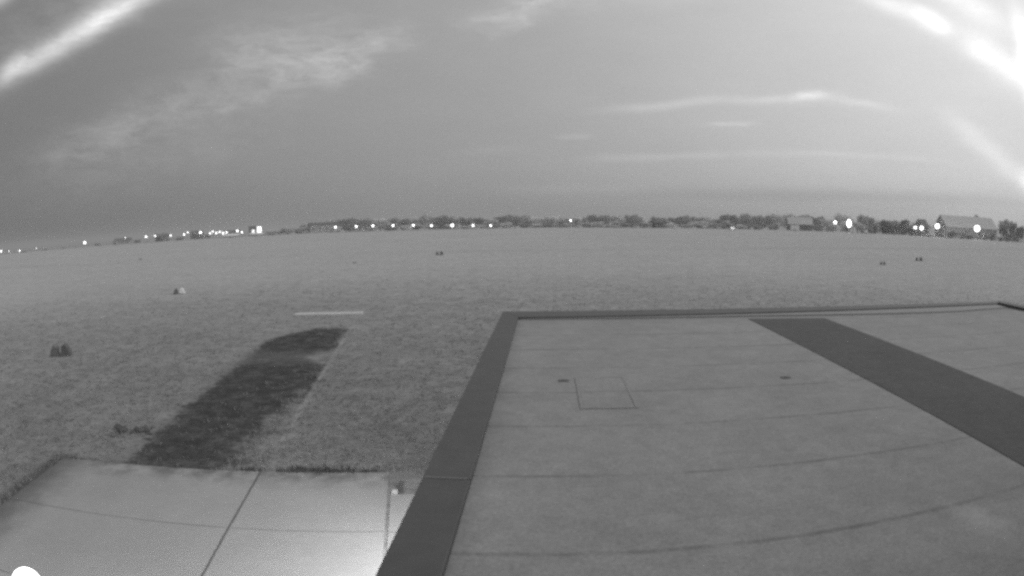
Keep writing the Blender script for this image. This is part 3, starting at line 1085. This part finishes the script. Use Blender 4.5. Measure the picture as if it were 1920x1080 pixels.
# ------------------------------------------------------------------ trees
def crown_mesh(seed, kind, tone):
    """unit tree: height 1, crown made of many leaf clumps; returns trunk and crown meshes"""
    q = random.Random(seed)
    hw = {'broad': .52, 'round': .44, 'tall': .30, 'bush': .75, 'ragged': .5}[kind]
    z0 = {'broad': .12, 'round': .12, 'tall': .08, 'bush': .0, 'ragged': .1}[kind]
    lobes = []
    nl = {'broad': 13, 'round': 12, 'tall': 10, 'bush': 11, 'ragged': 13}[kind]
    for k in range(nl):
        zz = q.uniform(z0 + .05, .84)
        lim = hw * sqrt(max(0, 1 - ((zz - .52) / .55) ** 2))
        a = q.uniform(0, 2 * pi)
        rr_ = lim * sqrt(q.random()) * .8
        s = q.uniform(.16, .25) * (1 if kind != 'ragged' else .8)
        lobes.append((rr_ * cos(a), rr_ * sin(a), zz, s * (1.25 if kind in ('broad', 'bush') else 1), s))
    c = MB()
    for (lx_, ly_, lz_, sr, sz) in lobes:
        for k in range(70):
            u = Vector((q.gauss(0, 1), q.gauss(0, 1), q.gauss(0, 1))).normalized() * (q.random() ** .4)
            p = Vector((lx_ + u.x * sr, ly_ + u.y * sr, max(lz_ + u.z * sz, .02)))
            n_ = Vector((q.gauss(0, 1), q.gauss(0, 1), q.gauss(0, 1) + .5)).normalized()
            e1 = n_.orthogonal().normalized()
            e2 = n_.cross(e1)
            s = q.uniform(.03, .062)
            c.quad(p - e1 * s - e2 * s * .6, p + e1 * s * .8 - e2 * s, p + e1 * s + e2 * s * .7, p - e1 * s * .5 + e2 * s)
    tr_ = MB()
    tr_.tube((0, 0, -.02), (.01, 0, z0 + .2), .03, .02, 7)
    tr_.tube((.01, 0, z0 + .18), (.0, .02, .75), .02, .006, 6)
    for (lx_, ly_, lz_, sr, sz) in lobes[:5]:
        tr_.tube((.005, 0, min(lz_ * .6, z0 + .3)), (lx_ * .8, ly_ * .8, lz_), .012, .004, 5)
    return c.mesh('crown', LEAF[tone]), tr_.mesh('trunk', MT['bark'])


VAR = {}
for kind in ('broad', 'round', 'tall', 'bush', 'ragged'):
    for tone in ('dark', 'mid', 'pale', 'black'):
        for s in range(2):
            VAR[kind, tone, s] = crown_mesh(hash((kind, s)) % 9973 if False else {'broad': 11, 'round': 23, 'tall': 37, 'bush': 41, 'ragged': 59}[kind] + 100 * s, kind, tone)


def tree(px, top, r, wpx, kind, tone, name, label, group, s=0):
    p = at(px, top, r)
    g_ = gz(r)
    H = p.z - g_
    hw = {'broad': .62, 'round': .54, 'tall': .40, 'bush': .9, 'ragged': .6}[kind]
    Wd = wpx / 1143 * r / 2 / hw
    o = empty(name, (p.x, p.y, g_), rnd.uniform(0, 6.28), label=label, cat='bush' if 'bush' in name else 'tree', group=group)
    cm_, tm_ = VAR[kind, tone, s]
    for nm, me_ in (('trunk', tm_), ('crown', cm_)):
        ob = bpy.data.objects.new(nm, me_)
        C.objects.link(ob)
        ob.parent = o
    o.scale = (Wd, Wd, H / .98)
    return o


def interp(pts, x):
    for (a, b), (c_, d) in zip(pts, pts[1:]):
        if a <= x <= c_:
            return b + (d - b) * (x - a) / (c_ - a)
    return pts[-1][1]


ENV = [(560, 420), (575, 419), (610, 414), (640, 410), (655, 408), (690, 408), (740, 408), (775, 408), (800, 404.5), (840, 404), (880, 405), (900, 408), (918, 413), (935, 406),
       (960, 403), (1005, 404), (1035, 406), (1065, 409), (1090, 405), (1120, 402), (1160, 402), (1195, 401), (1240, 405), (1252, 409), (1265, 404), (1300, 405), (1345, 404),
       (1362, 402), (1390, 401.5), (1420, 403), (1460, 401.5), (1490, 404), (1520, 403), (1535, 406), (1555, 409), (1580, 402), (1597, 409), (1614, 401), (1630, 408), (1655, 412),
       (1690, 414), (1725, 414)]
SEG = ['between the pale shed and the first row lamp', 'between the first and third row lamps', 'between the third and fifth row lamps',
       'between the fifth and seventh row lamps', 'between the seventh and ninth row lamps', 'between the ninth row lamp and the lone lamp',
       'between the lone lamp and the hut', 'between the hut and the headlit car', 'between the headlit car and the barn',
       'between the barn and the tall floodlight', 'between the tall floodlight and the small house']
LAND = [(560, 'the long pale shed'), (629, 'the first tree line lamp'), (699, 'the third tree line lamp'), (775, 'the fifth tree line lamp'), (848, 'the seventh tree line lamp'), (920, 'the ninth tree line lamp'),
        (1070, 'the lone middle lamp'), (1233, 'the dark fronted hut'), (1372, 'the car with headlights'), (1499, 'the broad barn'), (1592, 'the tall floodlight'), (1730, 'the small gabled house')]
back, front = [], []
x = 572
while x < 1718:
    back.append((x + rnd.uniform(-4, 4), rnd.uniform(34, 50)))
    x += rnd.uniform(17, 25)
x = 590
while x < 1640:
    front.append((x + rnd.uniform(-4, 4), rnd.uniform(30, 44)))
    x += rnd.uniform(22, 34)


def place_row(row, back_):
    segs = {}
    for it in row:
        k = max(i for i, (lx_, _) in enumerate(LAND) if lx_ <= max(it[0], 561))
        k = min(k, len(LAND) - 2)
        segs.setdefault(k, []).append(it)
    for k, its in segs.items():
        its.sort()
        for i, (x, wpx) in enumerate(its):
            word = nth(i) if len(its) > 1 else 'only'
            tail_ = '' if len(its) == 1 else ' from the left'
            if back_:
                kind = rnd.choice(['broad', 'round', 'round', 'broad', 'ragged'])
                tone = rnd.choice(['dark', 'dark', 'mid', 'pale', 'mid', 'black' if x > 900 else 'mid'])
                top = interp(ENV, x) + rnd.uniform(-1.2, 2.0)
                if x < 640:
                    tone = 'mid'
                tree(x, top, rnd.uniform(520, 570), wpx, kind, tone, 'woodland_tree',
                     f'{word} tall tree{tail_} {SEG[k]}', 'tall trees of the tree line', rnd.randint(0, 1))
            else:
                tone = rnd.choice(['pale', 'pale', 'mid', 'dark', 'mid'])
                kind = rnd.choice(['bush', 'bush', 'broad'])
                top = rnd.uniform(414, 422) if x > 930 else rnd.uniform(419, 426)
                if 1470 < x < 1530:
                    top = max(top, 422)
                tree(x, top, rnd.uniform(418, 470) if x < 1200 else rnd.uniform(345, 400), wpx, kind, tone, 'hedge_bush',
                     f'{word} low bush{tail_} {SEG[k]}', 'low bushes before the tree line', rnd.randint(0, 1))


place_row(back, True)
place_row(front, False)

# far wooded ridge behind the tree line
RTOP = [(500, 437), (560, 426), (600, 419), (660, 414), (760, 412), (900, 411.5), (1050, 411), (1200, 409), (1350, 409), (1480, 409), (1580, 412), (1680, 418), (1760, 424), (1850, 432), (1900, 440)]
hv, hf = [], []
nx = 260
for i in range(nx + 1):
    px = 500 + 1400 * i / nx
    top = interp(RTOP, px) + rnd.uniform(-.6, .6)
    for (r_, q) in ((760, 0), (800, .55), (860, .9), (930, 1.0), (1080, .85), (1400, 0)):
        p = at(px, top, r_)
        b_ = gz(r_) - .5
        hv.append((p.x, p.y, b_ + (at(px, top, 930).z - b_) * q * (1 + rnd.uniform(-.05, .05))))
for i in range(nx):
    for k in range(5):
        a = i * 6 + k
        hf.append((a, a + 6, a + 7, a + 1))
hm = bpy.data.meshes.new('hills')
hm.from_pydata(hv, [], hf)
hm.materials.append(mat('wooded_ridge', .34, 1.0, .35, .06, 0, 0))
ho = bpy.data.objects.new('hills', hm)
C.objects.link(ho)
tag(ho, kind='structure')

# dark bushes and trees round the houses on the right
for (x, top, r_, wpx, kind, tone, nm, lb) in [
    (1640, 417, 305, 26, 'bush', 'dark', 'garden_bush', 'dark bush just right of the white van'),
    (1660, 412, 308, 34, 'round', 'black', 'garden_tree', 'round black tree in the dark clump right of the white van'),
    (1677, 416, 304, 30, 'bush', 'black', 'garden_bush', 'low black bush in the middle of the dark clump on the right'),
    (1694, 413, 310, 32, 'broad', 'black', 'garden_tree', 'broad dark tree left of the small gabled house'),
    (1708, 424, 298, 26, 'bush', 'black', 'garden_bush', 'low dark bush under the pair of lamps at the small house'),
    (1786, 432, 293, 34, 'bush', 'black', 'garden_bush', 'dark bush below the left end of the long hangar wall'),
    (1806, 434, 290, 26, 'bush', 'dark', 'garden_bush', 'dark bush before the middle of the long hangar wall'),
    (1815, 439, 284, 34, 'bush', 'black', 'garden_bush', 'lowest dark bush left of the brightest floodlight'),
    (1848, 436, 290, 22, 'bush', 'dark', 'garden_bush', 'dark bush just right of the brightest floodlight'),
    (1861, 434, 290, 16, 'round', 'dark', 'garden_bush', 'narrow round bush near the right end of the hangar'),
    (1831, 403, 345, 22, 'round', 'black', 'garden_tree', 'dark tree top rising behind the long hangar roof'),
    (1884, 411, 300, 34, 'round', 'dark', 'garden_tree', 'tall dark tree at the right end of the large hangar'),
    (1899, 415, 304, 24, 'round', 'dark', 'garden_tree', 'dark tree behind the small pale shed on the far right'),
    (1914, 425, 300, 26, 'broad', 'black', 'garden_tree', 'dark tree cut by the right edge of the view'),
    (1876, 442, 288, 34, 'bush', 'dark', 'garden_bush', 'low bush along the far right field edge left of the pale shed'),
    (1745, 438, 294, 22, 'bush', 'mid', 'garden_bush', 'low grey bush under the hangar gable lamp'),
    (303, 438, 590, 30, 'round', 'dark', 'garden_tree', 'dark tree between the two lamps of the first dark town house'),
    (314, 443, 585, 24, 'bush', 'mid', 'garden_bush', 'low bush right of the first dark town house'),
    (338, 442, 590, 30, 'bush', 'dark', 'garden_bush', 'dark bush below the two close pale town lamps'),
    (367, 436, 600, 20, 'round', 'dark', 'garden_tree', 'dark tree left of the tall bright town lamp'),
    (388, 437, 600, 22, 'bush', 'dark', 'garden_bush', 'dark bush right of the tall bright town lamp'),
    (434, 437, 590, 24, 'bush', 'dark', 'garden_bush', 'dark bush right of the tight town lamp cluster'),
    (508, 436, 540, 30, 'bush', 'mid', 'garden_bush', 'grey bush right of the lit tower doorway'),
    (535, 428, 520, 36, 'broad', 'mid', 'garden_tree', 'broad grey tree left of the long pale shed'),
    (562, 426, 500, 28, 'round', 'mid', 'garden_tree', 'round grey tree touching the left end of the long pale shed'),
    (520, 440, 420, 40, 'bush', 'dark', 'garden_bush', 'low dark bush at the field edge under the low pale town house'),
    (140, 461, 560, 24, 'bush', 'mid', 'garden_bush', 'low bush just left of the lone bright left lamp'),
    (182, 453, 560, 26, 'bush', 'mid', 'garden_bush', 'low bush just right of the lone bright left lamp'),
    (46, 470, 560, 22, 'bush', 'dark', 'garden_bush', 'dark bush beside the bright lamp near the left edge'),
    (85, 465, 560, 30, 'bush', 'mid', 'garden_bush', 'low bush right of the faintest left lamp'),
    (118, 463, 560, 24, 'bush', 'mid', 'garden_bush', 'low bush midway between faint lamp and lone bright lamp'),
    (216, 450, 560, 26, 'bush', 'mid', 'garden_bush', 'low bush before the low grey town house'),
    (258, 447, 560, 24, 'bush', 'dark', 'garden_bush', 'low dark bush left of the lamp by the dark town house'),
]:
    tree(x, top, r_, wpx, kind, tone, nm, lb, 'garden trees and bushes round the buildings', rnd.randint(0, 1))

# ------------------------------------------------------------------ grass tufts in the near field
rng = np.random.default_rng(3)
N = 46000
rad = 7 * (62 / 7) ** (rng.random(N) ** 1.15)
ang = np.radians(rng.uniform(-62, 62, N))
gx, gy = rad * np.sin(ang), rad * np.cos(ang)
bx_ = gx * cos(YB) - gy * sin(YB)
by_ = gx * sin(YB) + gy * cos(YB)
sx_ = gx * cos(YS) - gy * sin(YS)
sy_ = gx * sin(YS) + gy * cos(YS)
keep = ~((bx_ > -1.0) & (by_ < 14.2)) & ~((sx_ > -9.0) & (sx_ < .9) & (sy_ < 11.62))
strip = (sx_ > -7.5) & (sx_ < np.where(sy_ < 18, -4.7 + .1 * (sy_ - 11), -3.9)) & (sy_ > 11) & (sy_ < 30)
keep &= rng.random(N) < np.clip((60 - rad) / 40, 0, 1)
keep &= ~(strip & (rng.random(N) > .08))
gx, gy, rad = gx[keep], gy[keep], rad[keep]
n = len(gx)
B = 4
h = rng.uniform(.03, .085, (n, B))
a = rng.uniform(0, 2 * pi, (n, B))
ox = gx[:, None] + rng.normal(0, .06, (n, B))
oy = gy[:, None] + rng.normal(0, .06, (n, B))
ln_ = rng.uniform(.6, 2.2, (n, B)) * h
wd = .010 + .0005 * rad[:, None] * np.ones((n, B))
zz = np.array([gz(q) for q in rad])[:, None] * np.ones((n, B))
v0 = np.stack([ox - np.sin(a) * wd, oy + np.cos(a) * wd, zz - .01], -1)
v1 = np.stack([ox + np.sin(a) * wd, oy - np.cos(a) * wd, zz - .01], -1)
v2 = np.stack([ox + np.cos(a) * ln_, oy + np.sin(a) * ln_, zz + h], -1)
V = np.stack([v0, v1, v2], 2).reshape(-1, 3)
me = bpy.data.meshes.new('grass')
nt = n * B
me.vertices.add(nt * 3)
me.vertices.foreach_set('co', V.astype(np.float32).ravel())
me.loops.add(nt * 3)
me.loops.foreach_set('vertex_index', np.arange(nt * 3, dtype=np.int32))
me.polygons.add(nt)
me.polygons.foreach_set('loop_start', np.arange(0, nt * 3, 3, dtype=np.int32))
me.update(calc_edges=True)
me.validate()
gmat = bpy.data.materials.new('grass_blades')
gmat.use_nodes = True
t = NT(gmat.node_tree)
pos = t.n('ShaderNodeNewGeometry').outputs['Position']
v = t.m('MULTIPLY', t.m('MULTIPLY_ADD', t.noise(pos, .5, 4, .65), .24, .16), t.m('MULTIPLY_ADD', t.noise(pos, 5, 2, .6), .7, .65))
cc = t.n('ShaderNodeCombineColor', {0: v, 1: v, 2: v}).outputs[0]
d = t.n('ShaderNodeBsdfDiffuse', {'Color': cc})
tl = t.n('ShaderNodeBsdfTranslucent', {'Color': cc})
t.n('ShaderNodeOutputMaterial', {0: t.n('ShaderNodeMixShader', {0: .4, 1: d.outputs[0], 2: tl.outputs[0]}).outputs[0]})
me.materials.append(gmat)
go = bpy.data.objects.new('grass', me)
C.objects.link(go)
tag(go, 'short grey grass blades growing over the near field', 'grass', kind='stuff')

# ------------------------------------------------------------------ morning haze
m = MB()
m.box(-9300, 9300, -9300, 9300, -3.0, 24.0)
hz = bpy.data.materials.new('haze_air')
hz.use_nodes = True
t = NT(hz.node_tree)
o_ = t.n('ShaderNodeOutputMaterial')
pv = t.n('ShaderNodeVolumePrincipled', {'Color': .85, 'Density': HAZE, 'Anisotropy': .2})
t.t.links.new(pv.outputs[0], o_.inputs['Volume'])
hb = m.build('haze', hz)
tag(hb, kind='stuff')

# every thing carries its own label
seen = {}
for o in C.objects:
    l_ = o.get('label')
    if l_ and o.parent is None:
        if l_ in seen:
            print('DUPLICATE LABEL', l_)
        seen[l_] = 1
        n_ = len(l_.split())
        if n_ > 16 or n_ < 4:
            print('LABEL LENGTH', n_, l_)
